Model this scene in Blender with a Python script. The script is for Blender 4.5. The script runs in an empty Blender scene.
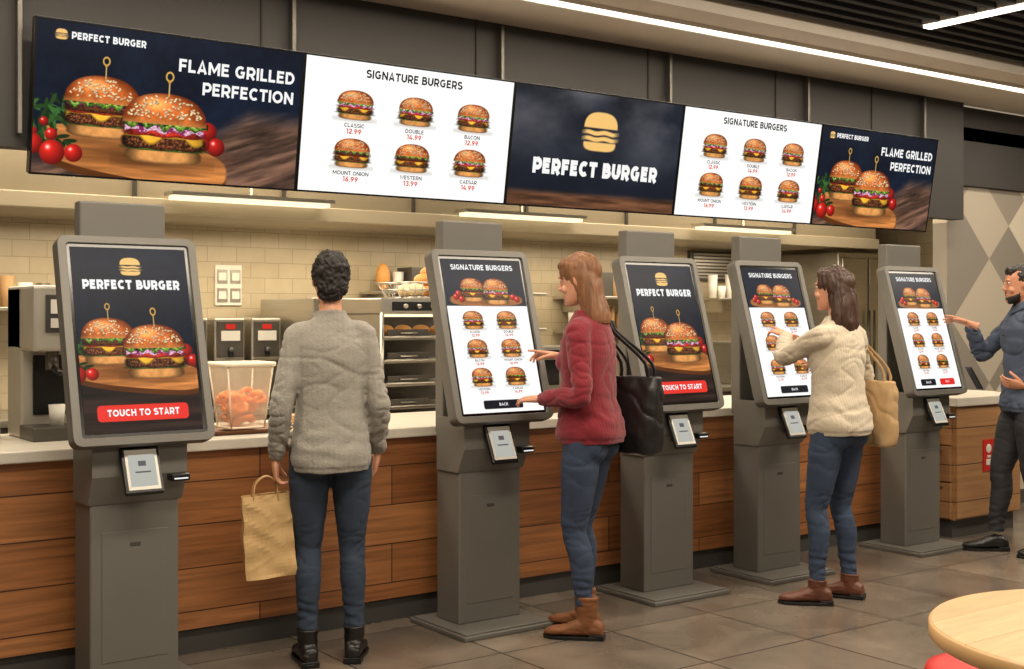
import bpy, bmesh, math, random
import numpy as np
from mathutils import Vector, Matrix, noise as mnoise
random.seed(7)
scene=bpy.context.scene
COL=scene.collection
scene.view_settings.view_transform='Standard'
R=math.radians

# ------------------------------------------------------------------ materials
def lin(c):
    return tuple(((x/255)/12.92 if x/255<=.04045 else ((x/255+.055)/1.055)**2.4) for x in c)
def newmat(name):
    m=bpy.data.materials.new(name); m.use_nodes=True
    nt=m.node_tree; return m,nt,nt.nodes['Principled BSDF']
def N(nt,t,**k):
    n=nt.nodes.new(t)
    for a,b in k.items():
        if a in n.inputs: n.inputs[a].default_value=b
        else: setattr(n,a,b)
    return n
def mixc(nt,fac,a,b,blend='MIX'):
    n=nt.nodes.new('ShaderNodeMix'); n.data_type='RGBA'; n.blend_type=blend
    for s,v in ((0,fac),(6,a),(7,b)):
        if isinstance(v,bpy.types.NodeSocket): nt.links.new(v,n.inputs[s])
        else: n.inputs[s].default_value=v if s==0 else (*v,1)[:4]
    return n.outputs[2]
def M(name,rgb,rough=.5,metal=0,var=.12,scale=6,bump=0,bscale=80,stretch=(1,1,1),alpha=1,coat=0,trans=0,sheen=0,sss=0):
    m,nt,p=newmat(name)
    tc=N(nt,'ShaderNodeTexCoord'); mp=N(nt,'ShaderNodeMapping'); mp.inputs['Scale'].default_value=stretch
    nt.links.new(tc.outputs['Object'],mp.inputs['Vector'])
    no=N(nt,'ShaderNodeTexNoise'); no.inputs['Scale'].default_value=scale; no.inputs['Detail'].default_value=5
    nt.links.new(mp.outputs[0],no.inputs['Vector'])
    c=lin(rgb); a=tuple(x*(1-var*1.6) for x in c); b=tuple(min(1,x*(1+var*1.6)) for x in c)
    nt.links.new(mixc(nt,no.outputs[0],a,b),p.inputs['Base Color'])
    p.inputs['Roughness'].default_value=rough; p.inputs['Metallic'].default_value=metal
    if coat: p.inputs['Coat Weight'].default_value=coat
    if trans: p.inputs['Transmission Weight'].default_value=trans
    if sheen: p.inputs['Sheen Weight'].default_value=sheen
    if sss: p.inputs['Subsurface Weight'].default_value=sss; p.inputs['Subsurface Radius'].default_value=(.012,.005,.003); p.inputs['Subsurface Scale'].default_value=1
    if alpha<1: p.inputs['Alpha'].default_value=alpha
    if bump:
        n2=N(nt,'ShaderNodeTexNoise'); n2.inputs['Scale'].default_value=bscale; n2.inputs['Detail'].default_value=3
        nt.links.new(mp.outputs[0],n2.inputs['Vector'])
        bp=N(nt,'ShaderNodeBump'); bp.inputs['Strength'].default_value=bump; bp.inputs['Distance'].default_value=.004
        nt.links.new(n2.outputs[0],bp.inputs['Height']); nt.links.new(bp.outputs[0],p.inputs['Normal'])
    return m
def E(name,rgb,st=1.0):
    m,nt,p=newmat(name); c=lin(rgb)
    p.inputs['Base Color'].default_value=(0,0,0,1); p.inputs['Roughness'].default_value=.4
    p.inputs['Specular IOR Level'].default_value=.1
    p.inputs['Emission Color'].default_value=(*c,1); p.inputs['Emission Strength'].default_value=st
    return m
def planemat(name,bw,rh,c1,c2,mort,msize,grain=(2,40),gamt=.5,rough=.45,offset=.5,mode='XZ',bump=.15,offf=2,var=.3):
    m,nt,p=newmat(name)
    tc=N(nt,'ShaderNodeTexCoord'); sx=N(nt,'ShaderNodeSeparateXYZ'); nt.links.new(tc.outputs['Object'],sx.inputs[0])
    cb=N(nt,'ShaderNodeCombineXYZ')
    if mode=='XZ':
        ad=N(nt,'ShaderNodeMath',operation='ADD'); nt.links.new(sx.outputs[0],ad.inputs[0]); nt.links.new(sx.outputs[1],ad.inputs[1])
        nt.links.new(ad.outputs[0],cb.inputs[0]); nt.links.new(sx.outputs[2],cb.inputs[1])
    else:
        nt.links.new(sx.outputs[0],cb.inputs[0]); nt.links.new(sx.outputs[1],cb.inputs[1])
    br=N(nt,'ShaderNodeTexBrick'); br.offset=offset; br.offset_frequency=offf
    br.inputs['Scale'].default_value=1; br.inputs['Brick Width'].default_value=bw; br.inputs['Row Height'].default_value=rh
    br.inputs['Mortar Size'].default_value=msize; br.inputs['Mortar Smooth'].default_value=.2
    br.inputs['Color1'].default_value=(*lin(c1),1); br.inputs['Color2'].default_value=(*lin(c2),1); br.inputs['Mortar'].default_value=(*lin(mort),1)
    nt.links.new(cb.outputs[0],br.inputs['Vector'])
    mp=N(nt,'ShaderNodeMapping'); mp.inputs['Scale'].default_value=(grain[0],grain[1],1); nt.links.new(cb.outputs[0],mp.inputs['Vector'])
    no=N(nt,'ShaderNodeTexNoise'); no.inputs['Scale'].default_value=1; no.inputs['Detail'].default_value=7; no.inputs['Distortion'].default_value=.6
    nt.links.new(mp.outputs[0],no.inputs['Vector'])
    rp=N(nt,'ShaderNodeValToRGB'); rp.color_ramp.elements[0].position=.3; rp.color_ramp.elements[1].position=.72
    lo=1-var; rp.color_ramp.elements[0].color=(lo,lo*.96,lo*.92,1); rp.color_ramp.elements[1].color=(1.08,1.06,1.03,1)
    nt.links.new(no.outputs[0],rp.inputs[0])
    nt.links.new(mixc(nt,gamt,br.outputs['Color'],rp.outputs[0],'MULTIPLY'),p.inputs['Base Color'])
    p.inputs['Roughness'].default_value=rough
    bp=N(nt,'ShaderNodeBump'); bp.inputs['Strength'].default_value=bump; bp.inputs['Distance'].default_value=.003; bp.invert=True
    nt.links.new(br.outputs['Fac'],bp.inputs['Height']); nt.links.new(bp.outputs[0],p.inputs['Normal'])
    return m
def diamondmat():
    m,nt,p=newmat('diamond_wall')
    tc=N(nt,'ShaderNodeTexCoord'); mp=N(nt,'ShaderNodeMapping'); mp.inputs['Rotation'].default_value=(0,R(45),0)
    nt.links.new(tc.outputs['Object'],mp.inputs['Vector'])
    c1=N(nt,'ShaderNodeTexChecker'); c1.inputs['Scale'].default_value=1.5; nt.links.new(mp.outputs[0],c1.inputs['Vector'])
    m2=N(nt,'ShaderNodeMapping'); m2.inputs['Rotation'].default_value=(0,R(45),0); m2.inputs['Location'].default_value=(.3,.2,.11); nt.links.new(tc.outputs['Object'],m2.inputs['Vector'])
    c2=N(nt,'ShaderNodeTexChecker'); c2.inputs['Scale'].default_value=.75; nt.links.new(m2.outputs[0],c2.inputs['Vector'])
    a=mixc(nt,c1.outputs['Fac'],lin((136,128,116)),lin((190,180,162)))
    b=mixc(nt,c1.outputs['Fac'],lin((168,158,142)),lin((126,119,109)))
    nt.links.new(mixc(nt,c2.outputs['Fac'],a,b),p.inputs['Base Color']); p.inputs['Roughness'].default_value=.6
    return m

mWood=planemat('counter_wood_planks',1.35,.185,(186,126,78),(150,94,55),(66,38,22),.003,(2.2,45),1,.38,var=.48)
mWoodL=planemat('counter_wood_light',2.5,.24,(172,130,90),(158,114,76),(60,40,25),.003,(2,45),.8,.4)
mFloor=planemat('floor_tile',.62,.62,(128,117,106),(108,98,89),(64,58,52),.006,(3,3),.9,.2,offset=0,mode='XY',bump=.3,var=.45)
mTile=planemat('kitchen_wall_tile',.2,.1,(194,181,153),(186,173,145),(162,147,120),.0025,(6,6),.4,.3,offset=.5,bump=.3,var=.2)
mDia=diamondmat()
mGray=M('kiosk_powder_coat',(108,105,99),.5,.25,.05,4,.12,400)
mGrayD=M('kiosk_dark_trim',(70,68,66),.5,.3,.05)
mBlack=M('black_plastic',(16,16,17),.35,0,.1)
mBezel=M('black_glass_bezel',(6,6,8),.18,0,.05)
mFascia=M('fascia_dark',(50,47,45),.7,0,.12,2)
mDark=M('ceiling_dark',(40,38,36),.8,0,.1)
mCeil=M('ceiling_plaster',(206,196,182),.85,0,.05)
mTop=M('counter_solid_surface',(210,203,190),.28,0,.05,10)
mHoodM=M('hood_panel',(146,135,113),.45,.3,.08,3)
mHoodE=M('hood_edge',(176,165,142),.4,.2,.05,3)
mKick=M('kick_plate',(72,70,67),.6,.1,.08)
mSteel=M('brushed_steel',(190,185,174),.28,.9,.1,3,.15,40,(1,1,30))
mSteelD=M('steel_dark',(96,92,86),.4,.7,.1)
mWhite=M('white_plastic',(222,218,208),.45)
mRedP=M('red_plastic',(196,34,30),.4)
mBun=M('bread_crust',(206,146,76),.55,0,.2,20)
mBunL=M('bread_flour',(226,200,156),.6,0,.15,20)
mNug=M('fried_onion_ring',(246,116,8),.5,0,.2,40,.5,90)
mTub=M('clear_tub',(246,230,202),.25,0,.03,alpha=.33)
mTubR=M('tub_rim',(236,222,198),.35)
mTray=M('brown_tray',(112,72,42),.45)
mCard=M('cardboard',(176,140,96),.7,0,.1)
mKraft=M('kraft_paper',(192,158,108),.75,0,.12,9,.35,30)
mPaper=M('paper_sign',(230,226,214),.7)
mTable=planemat('table_wood',3,.16,(226,184,130),(212,168,112),(170,128,84),.0015,(3,30),.7,.35,mode='XY')
mTableE=M('table_edge',(214,172,118),.45)
mLightStrip=E('strip_light_emitter',(255,242,220),4)
mHoodLamp=E('hood_lamp_emitter',(255,232,188),1.6)

# ------------------------------------------------------------------ mesh builder
def empty(name,loc=(0,0,0),rotz=0,parent=None,scale=1):
    e=bpy.data.objects.new(name,None); COL.objects.link(e); e.location=loc; e.rotation_euler=(0,0,rotz); e.scale=(scale,)*3
    e.empty_display_size=.1
    if parent: e.parent=parent
    return e
def link(name,me,parent=None,loc=(0,0,0),rot=(0,0,0)):
    o=bpy.data.objects.new(name,me); COL.objects.link(o); o.location=loc; o.rotation_euler=rot
    if parent: o.parent=parent
    return o
def loft(bm,rings,cap=True):
    vs=[[bm.verts.new(p) for p in r] for r in rings]; n=len(rings[0])
    for a,b in zip(vs,vs[1:]):
        for j in range(n):
            k=(j+1)%n; bm.faces.new((a[j],a[k],b[k],b[j]))
    if cap: bm.faces.new(list(reversed(vs[0]))); bm.faces.new(vs[-1])
def cat(pts,vals,sub):
    P=[Vector(p) for p in pts]; V=[np.atleast_1d(np.array(v,float)) for v in vals]
    if len(P)<3 or sub<=1: return P,V
    op=[];ov=[]
    for i in range(len(P)-1):
        p0=P[max(i-1,0)];p1=P[i];p2=P[i+1];p3=P[min(i+2,len(P)-1)]
        for s in range(sub):
            t=s/sub
            op.append(.5*((2*p1)+(p2-p0)*t+(2*p0-5*p1+4*p2-p3)*t*t+(3*p1-p0-3*p2+p3)*t**3)); ov.append(V[i]*(1-t)+V[i+1]*t)
    op.append(P[-1]);ov.append(V[-1]); return op,ov
def tube(bm,pts,rads,seg=14,sub=4,closed=False,ref=None):
    P,V=cat(pts,rads,sub); rings=[]; nrm=None
    for i,p in enumerate(P):
        t=(P[min(i+1,len(P)-1)]-P[max(i-1,0)]).normalized()
        if nrm is None:
            r=Vector(ref) if ref else (Vector((0,1,0)) if abs(t.y)<.9 else Vector((1,0,0)))
            nrm=(r-t*r.dot(t)).normalized()
        else: nrm=(nrm-t*nrm.dot(t)).normalized()
        b=t.cross(nrm); ra=V[i][0]; rb=V[i][-1]
        rings.append([p+nrm*ra*math.cos(2*math.pi*j/seg)+b*rb*math.sin(2*math.pi*j/seg) for j in range(seg)])
    loft(bm,rings)
def ell(bm,c,r,rot=None,seg=20):
    if not hasattr(r,'__len__'): r=(r,r,r)
    m=Matrix.Translation(Vector(c))
    if rot is not None: m=m@rot
    m=m@Matrix.Diagonal((*r,1))
    bmesh.ops.create_uvsphere(bm,u_segments=seg,v_segments=max(8,seg//2+2),radius=1,matrix=m)
def ringz(z,cx,cy,rx,ry,n=2.2,seg=32):
    out=[]
    for j in range(seg):
        a=2*math.pi*j/seg; c=math.cos(a); s=math.sin(a)
        out.append(Vector((cx+rx*math.copysign(abs(c)**(2/n),c),cy+ry*math.copysign(abs(s)**(2/n),s),z)))
    return out
class B:
    def __init__(s): s.bm=bmesh.new(); s.mats=[]
    def mi(s,m):
        if m not in s.mats: s.mats.append(m)
        return s.mats.index(m)
    def merge(s,t,m,smooth=False,M=None):
        if M is not None: t.transform(M)
        i=s.mi(m)
        for f in t.faces: f.material_index=i; f.smooth=smooth
        me=bpy.data.meshes.new('t'); t.to_mesh(me); t.free(); s.bm.from_mesh(me); bpy.data.meshes.remove(me)
    def box(s,x0,x1,y0,y1,z0,z1,m,bev=0,M=None,seg=2):
        t=bmesh.new(); bmesh.ops.create_cube(t,size=1,matrix=Matrix.Translation(((x0+x1)/2,(y0+y1)/2,(z0+z1)/2))@Matrix.Diagonal((x1-x0,y1-y0,z1-z0,1)))
        if bev: bmesh.ops.bevel(t,geom=t.edges[:],offset=bev,segments=seg,affect='EDGES',profile=.5)
        s.merge(t,m,False,M)
    def tube(s,pts,r,m,seg=12,sub=1,M=None):
        t=bmesh.new()
        if not hasattr(r,'__len__'): r=[r]*len(pts)
        tube(t,pts,r,seg,sub); s.merge(t,m,True,M)
    def ell(s,c,r,m,rot=None,seg=20,M=None):
        t=bmesh.new(); ell(t,c,r,rot,seg); s.merge(t,m,True,M)
    def loft(s,rings,m,smooth=True,cap=True,M=None):
        t=bmesh.new(); loft(t,rings,cap); bmesh.ops.recalc_face_normals(t,faces=t.faces); s.merge(t,m,smooth,M)
    def prism(s,poly,z0,z1,m,bev=0,M=None):
        t=bmesh.new(); loft(t,[[Vector((x,y,z0)) for x,y in poly],[Vector((x,y,z1)) for x,y in poly]])
        bmesh.ops.recalc_face_normals(t,faces=t.faces)
        if bev:
            es=[e for e in t.edges if abs(e.verts[0].co.z-e.verts[1].co.z)<1e-6]
            bmesh.ops.bevel(t,geom=es,offset=bev,segments=2,affect='EDGES',profile=.5)
        s.merge(t,m,False,M)
    def done(s,name,parent=None,loc=(0,0,0),rot=(0,0,0)):
        me=bpy.data.meshes.new(name); s.bm.to_mesh(me); s.bm.free()
        for m in s.mats: me.materials.append(m)
        return link(name,me,parent,loc,rot)
def rrect(w,h,r,seg=6):
    out=[]
    for cx,cy,a0 in ((w/2-r,h/2-r,0),(-w/2+r,h/2-r,90),(-w/2+r,-h/2+r,180),(w/2-r,-h/2+r,270)):
        for i in range(seg+1):
            a=R(a0+90*i/seg); out.append((cx+r*math.cos(a),cy+r*math.sin(a)))
    return out
def union(name,bm,voxel,smooth,mat,parent,disp=None):
    bmesh.ops.recalc_face_normals(bm,faces=bm.faces)
    me=bpy.data.meshes.new('tmp'); bm.to_mesh(me); bm.free()
    ob=bpy.data.objects.new('tmp',me); COL.objects.link(ob)
    m=ob.modifiers.new('r','REMESH'); m.mode='VOXEL'; m.voxel_size=voxel; m.adaptivity=0
    if smooth: s=ob.modifiers.new('s','SMOOTH'); s.iterations=smooth; s.factor=.5
    bpy.context.view_layer.update()
    dg=bpy.context.evaluated_depsgraph_get()
    me2=bpy.data.meshes.new_from_object(ob.evaluated_get(dg))
    bpy.data.objects.remove(ob); bpy.data.meshes.remove(me)
    n=len(me2.vertices)
    if disp:
        co=np.empty(n*3,'f'); me2.vertices.foreach_get('co',co); co=co.reshape(-1,3)
        no=np.empty(n*3,'f'); me2.vertex_normals.foreach_get('vector',no); no=no.reshape(-1,3)
        d=np.array([disp(c) for c in co],'f'); co=co+no*d[:,None]
        me2.vertices.foreach_set('co',co.ravel())
    me2.polygons.foreach_set('use_smooth',np.ones(len(me2.polygons),bool)); me2.update()
    me2.materials.clear(); me2.materials.append(mat); me2.name=name
    return link(name,me2,parent)
def nz(c,sx,sy,sz,o=0): return mnoise.noise(Vector((c[0]*sx+o,c[1]*sy+o,c[2]*sz+o)))
def crease(c,sx,sy,sz,o=0,k=7): return max(0,1-1.6*abs(nz(c,sx,sy,sz,o)))**k

# ------------------------------------------------------------------ lettering (own geometric stroke alphabet)
def arc(cx,cy,rx,ry,a0,a1,n=12): return [(cx+rx*math.cos(R(a0+(a1-a0)*i/n)),cy+ry*math.sin(R(a0+(a1-a0)*i/n))) for i in range(n+1)]
def glyph(ch,th):
    t=th/2; m=.52; V=[(t,0),(t,1)]
    lob=lambda x,rx,hi,lo:[(t,hi),(x,hi)]+arc(x,(hi+lo)/2,rx,(hi-lo)/2,90,-90)+[(t,lo)]
    g={'A':([[(t*.9,0),(.43,1-t*.3),(.86-t*.9,0)],[(.17,.27),(.69,.27)]],.86),
    'B':([V,lob(.42,.26-t*.5,1-t,m),lob(.44,.32-t*.5,m,t)],.78),
    'C':([arc(.47,.5,.47-t,.5-t,48,312,18)],.84),
    'D':([V,lob(.36,.50-t,1-t,t)],.86),
    'E':([V,[(t,1-t),(.66,1-t)],[(t,m),(.60,m)],[(t,t),(.67,t)]],.70),
    'F':([V,[(t,1-t),(.66,1-t)],[(t,m-.04),(.60,m-.04)]],.68),
    'G':([arc(.47,.5,.47-t,.5-t,48,318,18)+[(.88-t,.16),(.88-t,.48)],[(.5,.47),(.88,.47)]],.92),
    'H':([V,[(.84-t,0),(.84-t,1)],[(t,.5),(.84-t,.5)]],.84),'I':([V],th),
    'K':([V,[(.76-t*.3,1),(t+.02,.34)],[(.32,.58),(.80-t*.3,0)]],.80),'L':([V,[(t,t),(.64,t)]],.65),
    'M':([V,[(1.04-t,0),(1.04-t,1)],[(t,.96),(.52,.28),(1.04-t,.96)]],1.04),
    'N':([V,[(.88-t,0),(.88-t,1)],[(t,.93),(.88-t,.07)]],.88),
    'O':([arc(.5,.5,.5-t,.5-t,0,360,26)],1.0),'P':([V,lob(.44,.30-t*.4,1-t,.36)],.76),
    'R':([V,lob(.44,.30-t*.4,1-t,.38),[(.42,.38),(.70,0)]],.80),
    'S':([arc(.38,(1-t+m-.01)/2,.33-t*.4,(1-t-m+.01)/2,32,270,12)+arc(.37,(m-.01+t)/2,.36-t*.4,(m-.01-t)/2,90,-148,12)],.75),
    'T':([[(.38,0),(.38,1)],[(0,1-t),(.76,1-t)]],.76),
    'U':([[(t,1),(t,.40)]+arc(.42,.40,.42-t,.40-t,180,360,14)+[(.84-t,.40),(.84-t,1)]],.84),
    'W':([[(.06,1),(.33,.04),(.60,.94),(.87,.04),(1.14,1)]],1.2),'Y':([[(.05,1),(.40,.44),(.75,1)],[(.40,.46),(.40,0)]],.8),
    '1':([[(.0,1-t),(.28,1-t),(.28,0)]],.40),
    '2':([arc(.35,.68,.31-t*.5,.32-t,160,-35,10)+[(t*.8,t+.02)],[(0,t),(.68,t)]],.70),
    '3':([arc(.33,.745,.27,.255-t,150,-80,9),arc(.33,.28,.31-t*.4,.28-t*.6,85,-150,10)],.70),
    '4':([[(.46,1),(.06,.28)],[(.03,.27),(.76,.27)],[(.54,.52),(.54,0)]],.78),
    '6':([arc(.37,.32,.37-t,.32-t,0,360,18),[(.54,.98),(t+.04,.42)]],.74),
    '9':([arc(.37,.68,.37-t,.32-t,0,360,18),[(.20,.02),(.70-t,.58)]],.74),
    '.':([[(t,0),(t,th)]],th)}
    return g[ch]
def strip(bm,pts,th):
    P=[Vector((*p,0)) for p in pts]; L=[];Rr=[]
    cl=(P[0]-P[-1]).length<1e-6
    for i,p in enumerate(P):
        a=P[i-1] if i>0 else (P[-2] if cl else None); b=P[i+1] if i<len(P)-1 else (P[1] if cl else None)
        d1=(p-a).normalized() if a is not None else (b-p).normalized(); d2=(b-p).normalized() if b is not None else d1
        n1=Vector((-d1.y,d1.x,0)); n2=Vector((-d2.y,d2.x,0)); n=(n1+n2)
        if n.length<1e-4: n=n1
        n.normalize(); k=1/max(.7,n.dot(n1)); L.append(bm.verts.new(p+n*k*th/2)); Rr.append(bm.verts.new(p-n*k*th/2))
    for i in range(len(P)-1): bm.faces.new((Rr[i],Rr[i+1],L[i+1],L[i]))
_tc={}
def text(s,size,x,y,parent,mat,align='CENTER',bold=.02,fit=None,z=.0018,space=1.0,cap=None):
    key=(s,size,align,bold,fit,cap,mat.name)
    if key not in _tc:
        bm=bmesh.new(); th=.13+bold*2.6; cx=0
        for ch in s:
            if ch==' ': cx+=.42; continue
            st,w=glyph(ch,th)
            for q in st: strip(bm,[(px+cx,py) for px,py in q],th)
            cx+=w+.13
        w=cx-.13; H=cap or size*.7; sx=(fit/w) if fit else H
        off={'CENTER':-w/2,'LEFT':0,'RIGHT':-w}[align]
        for v in bm.verts: v.co=Vector(((v.co.x+off)*sx,v.co.y*H,0))
        me=bpy.data.meshes.new('lettering'); bm.to_mesh(me); bm.free(); me.materials.append(mat); _tc[key]=me
    return link('lettering',_tc[key],parent,(x,y,z))
tWhite=E('lettering_white',(250,250,248)); tDark=E('lettering_dark',(28,30,36)); tRed=E('lettering_red',(222,70,56)); tGrey=E('lettering_grey',(90,90,92))

# ------------------------------------------------------------------ painter (vertex-coloured display pictures)
rng=np.random.RandomState(3); TAB=rng.rand(256,256)
def vn(x,y):
    xi=np.floor(x).astype(int); yi=np.floor(y).astype(int); fx=x-xi; fy=y-yi; fx=fx*fx*(3-2*fx); fy=fy*fy*(3-2*fy)
    a=TAB[xi&255,yi&255];b=TAB[(xi+1)&255,yi&255];c=TAB[xi&255,(yi+1)&255];d=TAB[(xi+1)&255,(yi+1)&255]
    return (a*(1-fx)+b*fx)*(1-fy)+(c*(1-fx)+d*fx)*fy
def fbm(x,y,o=4):
    r=0;a=.5
    for i in range(o): r=r+a*vn(x*2**i+17*i,y*2**i+31*i); a*=.5
    return r
def C(*c): return np.array(c,float)/255
def sel(p,q,a,b,n=2): return ((np.abs(p/a)**n+np.abs(q/b)**n)**(1/n)-1)*min(a,b)
class Canvas:
    def __init__(s,w,h,nx):
        s.w=w;s.h=h;s.A=w/h;s.nx=nx;s.ny=int(nx/s.A)
        s.X,s.Y=np.meshgrid(np.linspace(0,s.A,nx),np.linspace(0,1,s.ny)); s.img=np.zeros((s.ny,nx,3)); s.px=1.3/s.ny
    def win(s,x0,x1,y0,y1):
        i0=max(0,int(x0/s.A*s.nx));i1=min(s.nx,int(x1/s.A*s.nx)+2);j0=max(0,int(y0*s.ny));j1=min(s.ny,int(y1*s.ny)+2)
        return (slice(j0,j1),slice(i0,i1))
    def put(s,W,f,col,px=None,al=1):
        m=(np.clip(.5-f/(px or s.px),0,1)*al)[...,None]; s.img[W]=s.img[W]*(1-m)+col*m
    def mesh(s,name):
        me=bpy.data.meshes.new(name); n=s.nx*s.ny
        co=np.zeros((s.ny,s.nx,3),'f'); co[...,0]=s.X*s.h-s.w/2; co[...,1]=s.Y*s.h-s.h/2
        idx=np.arange(n).reshape(s.ny,s.nx); q=np.stack([idx[:-1,:-1],idx[:-1,1:],idx[1:,1:],idx[1:,:-1]],-1).reshape(-1,4)
        me.vertices.add(n); me.vertices.foreach_set('co',co.ravel()); me.loops.add(q.size); me.loops.foreach_set('vertex_index',q.ravel().astype('i'))
        me.polygons.add(len(q)); me.polygons.foreach_set('loop_start',np.arange(0,q.size,4,dtype='i'))
        try: me.polygons.foreach_set('loop_total',np.full(len(q),4,'i'))
        except Exception: pass
        me.update(calc_edges=True)
        a=me.color_attributes.new('Col','FLOAT_COLOR','POINT'); c=np.clip(s.img,0,1); c=np.where(c<=.04045,c/12.92,((c+.055)/1.055)**2.4)
        a.data.foreach_set('color',np.concatenate([c,np.ones(c.shape[:2]+(1,))],-1).astype('f').ravel())
        me.materials.append(mScreen); return me
mScreen,nt,p=newmat('display_picture')
at=N(nt,'ShaderNodeAttribute',attribute_name='Col'); nt.links.new(at.outputs['Color'],p.inputs['Emission Color']); p.inputs['Emission Strength'].default_value=1.18
p.inputs['Base Color'].default_value=(0,0,0,1); p.inputs['Roughness'].default_value=.3; p.inputs['Specular IOR Level'].default_value=.1

def burger(c,cx,cy,s,seed=0,pick=False,style=0,vs=1.12):
    W=c.win(cx-1.2*s,cx+1.2*s,cy-1.2*s,cy+1.6*s); p=(c.X[W]-cx)/s; q=(c.Y[W]-cy)/s/vs; px=c.px/s; r=np.random.RandomState(seed+11)
    n1=fbm(p*6+seed*3.1,q*6+5); n2=fbm(p*16+seed,q*16+9); n3=vn(p*9+seed*2,q*0+seed); n4=fbm(p*30+seed,q*30+3,3)
    def lay(f,col,nn,amt,sh=1.0):
        d=np.clip(-f/.07,0,1)
        k=(.5+.5*d)*(1+amt*(nn-.5)*2)*(1-.42*np.abs(p)**3)
        c.put(W,f,np.clip(np.asarray(col)*k[...,None],0,1),px)
    c.put(W,sel(p,q+.83,.98,.09),C(40,26,18),.25,.3)
    lay(sel(p,q+.66,.88,.19,3.2),C(216,148,82),n1,.2)
    lay(sel(p,q+.50,.95,.06,3),C(110,150,58),n2,.6)
    pc=[C(98,54,32),C(108,58,34),C(84,46,28)][style%3]
    w=.03*np.sin(p*9+seed)
    lay(sel(p,q+.36+w*.4,.97,.17,4),pc,n4,1.0)
    c.put(W,np.maximum(sel(p,q+.36,.9,.11,4),.56-n4),C(176,108,68),px,.5)
    lay(np.maximum(np.abs(p)-.92,np.maximum(q+.17,-.36-q-.17*np.clip(np.sin(p*6+seed*1.7),0,1)+.1)),C(250,184,54),n1,.15)
    lay(sel(p,q+.15+w*.5,.93,.08,4),C(214,54,38),n2,.5)
    if style!=1:
        f=np.abs(q+.06+.035*np.sin(p*13+seed))-.07; c.put(W,np.maximum(f,np.abs(p)-.92),np.where((n2>.47)[...,None],C(150,40,96),C(226,180,204))*(.6+.7*n4)[...,None],px)
    else:
        lay(sel(p,q+.06,.95,.13,4),C(98,52,30),n4,.9); lay(np.maximum(np.abs(q+.02+.02*np.sin(p*15))-.03,np.abs(p)-.9),C(180,70,120),n4,.6)
    lb=.06*np.sin(p*17+seed)+.07*(n3-.5)
    lay(np.maximum(np.abs(q-.04+lb)-.075,np.abs(p)-1.02+.1*n3),C(122,170,56),n2,1.0)
    c.put(W,np.maximum(np.maximum(np.abs(q-.075+lb)-.016,np.abs(p)-.95),.42-n2),C(206,228,130),px,.6)
    tf=sel(p,q-.05,.97,.72,2.3); top=np.maximum(tf,.06-q)
    hl=np.exp(-((p+.25)**2/.16+(q-.54)**2/.035)); rim=np.clip(tf/.34+1,0,1)**1.5
    col=C(200,100,42)[None,None]*(1+.5*(n1-.5)+.34*(n4-.5))[...,None]; col=col*(1-np.array([.45,.58,.68])*rim[...,None])+C(255,200,130)*(.5*hl)[...,None]
    b_=np.clip((.2-q)*7,0,1)[...,None]; col=col*(1-.5*b_)+C(226,176,104)*(.42*b_)
    c.put(W,top,np.clip(col,0,1),px)
    for i in range(130):
        a=r.uniform(-.88,.88); b=r.uniform(.2,.74)
        if (abs(a)/.9)**2.3+((b-.05)/.68)**2.3>.92: continue
        t=r.uniform(-1,1); u=(p-a)*math.cos(t)+(q-b)*math.sin(t); v=-(p-a)*math.sin(t)+(q-b)*math.cos(t)
        c.put(W,sel(u-.01,v+.014,.040,.024),C(110,54,24),px,.6); c.put(W,sel(u,v,.035,.021),C(252,226,176)*r.uniform(.75,1),px)
    if pick:
        c.put(W,np.maximum(np.abs(p-.05)-.014,np.abs(q-.88)-.18),C(214,180,110),px)
        c.put(W,np.abs(np.hypot((p-.05)/.8,q-1.16)-.10)-.022,C(206,160,80),px); c.put(W,np.hypot(p-.05,q-1.04)-.035,C(190,140,60),px)
def ball(c,cx,cy,s,col):
    W=c.win(cx-1.2*s,cx+1.2*s,cy-1.2*s,cy+1.2*s);p=(c.X[W]-cx)/s;q=(c.Y[W]-cy)/s;r=np.hypot(p,q)
    sh=np.clip(1.15-.5*np.hypot(p+.3,q-.35),.2,1.2)[...,None]; k=col*sh+.7*np.exp(-((p+.35)**2+(q-.4)**2)/.03)[...,None]
    c.put(W,r-1,np.clip(k,0,1),c.px/s)
def navy(c,y0=0):
    n=fbm(c.X*3,c.Y*3); n2=fbm(c.X*22,c.Y*22)
    c.img[:]=C(17,25,40)*(.72+.55*n+.35*(n2-.5))[...,None]
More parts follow.
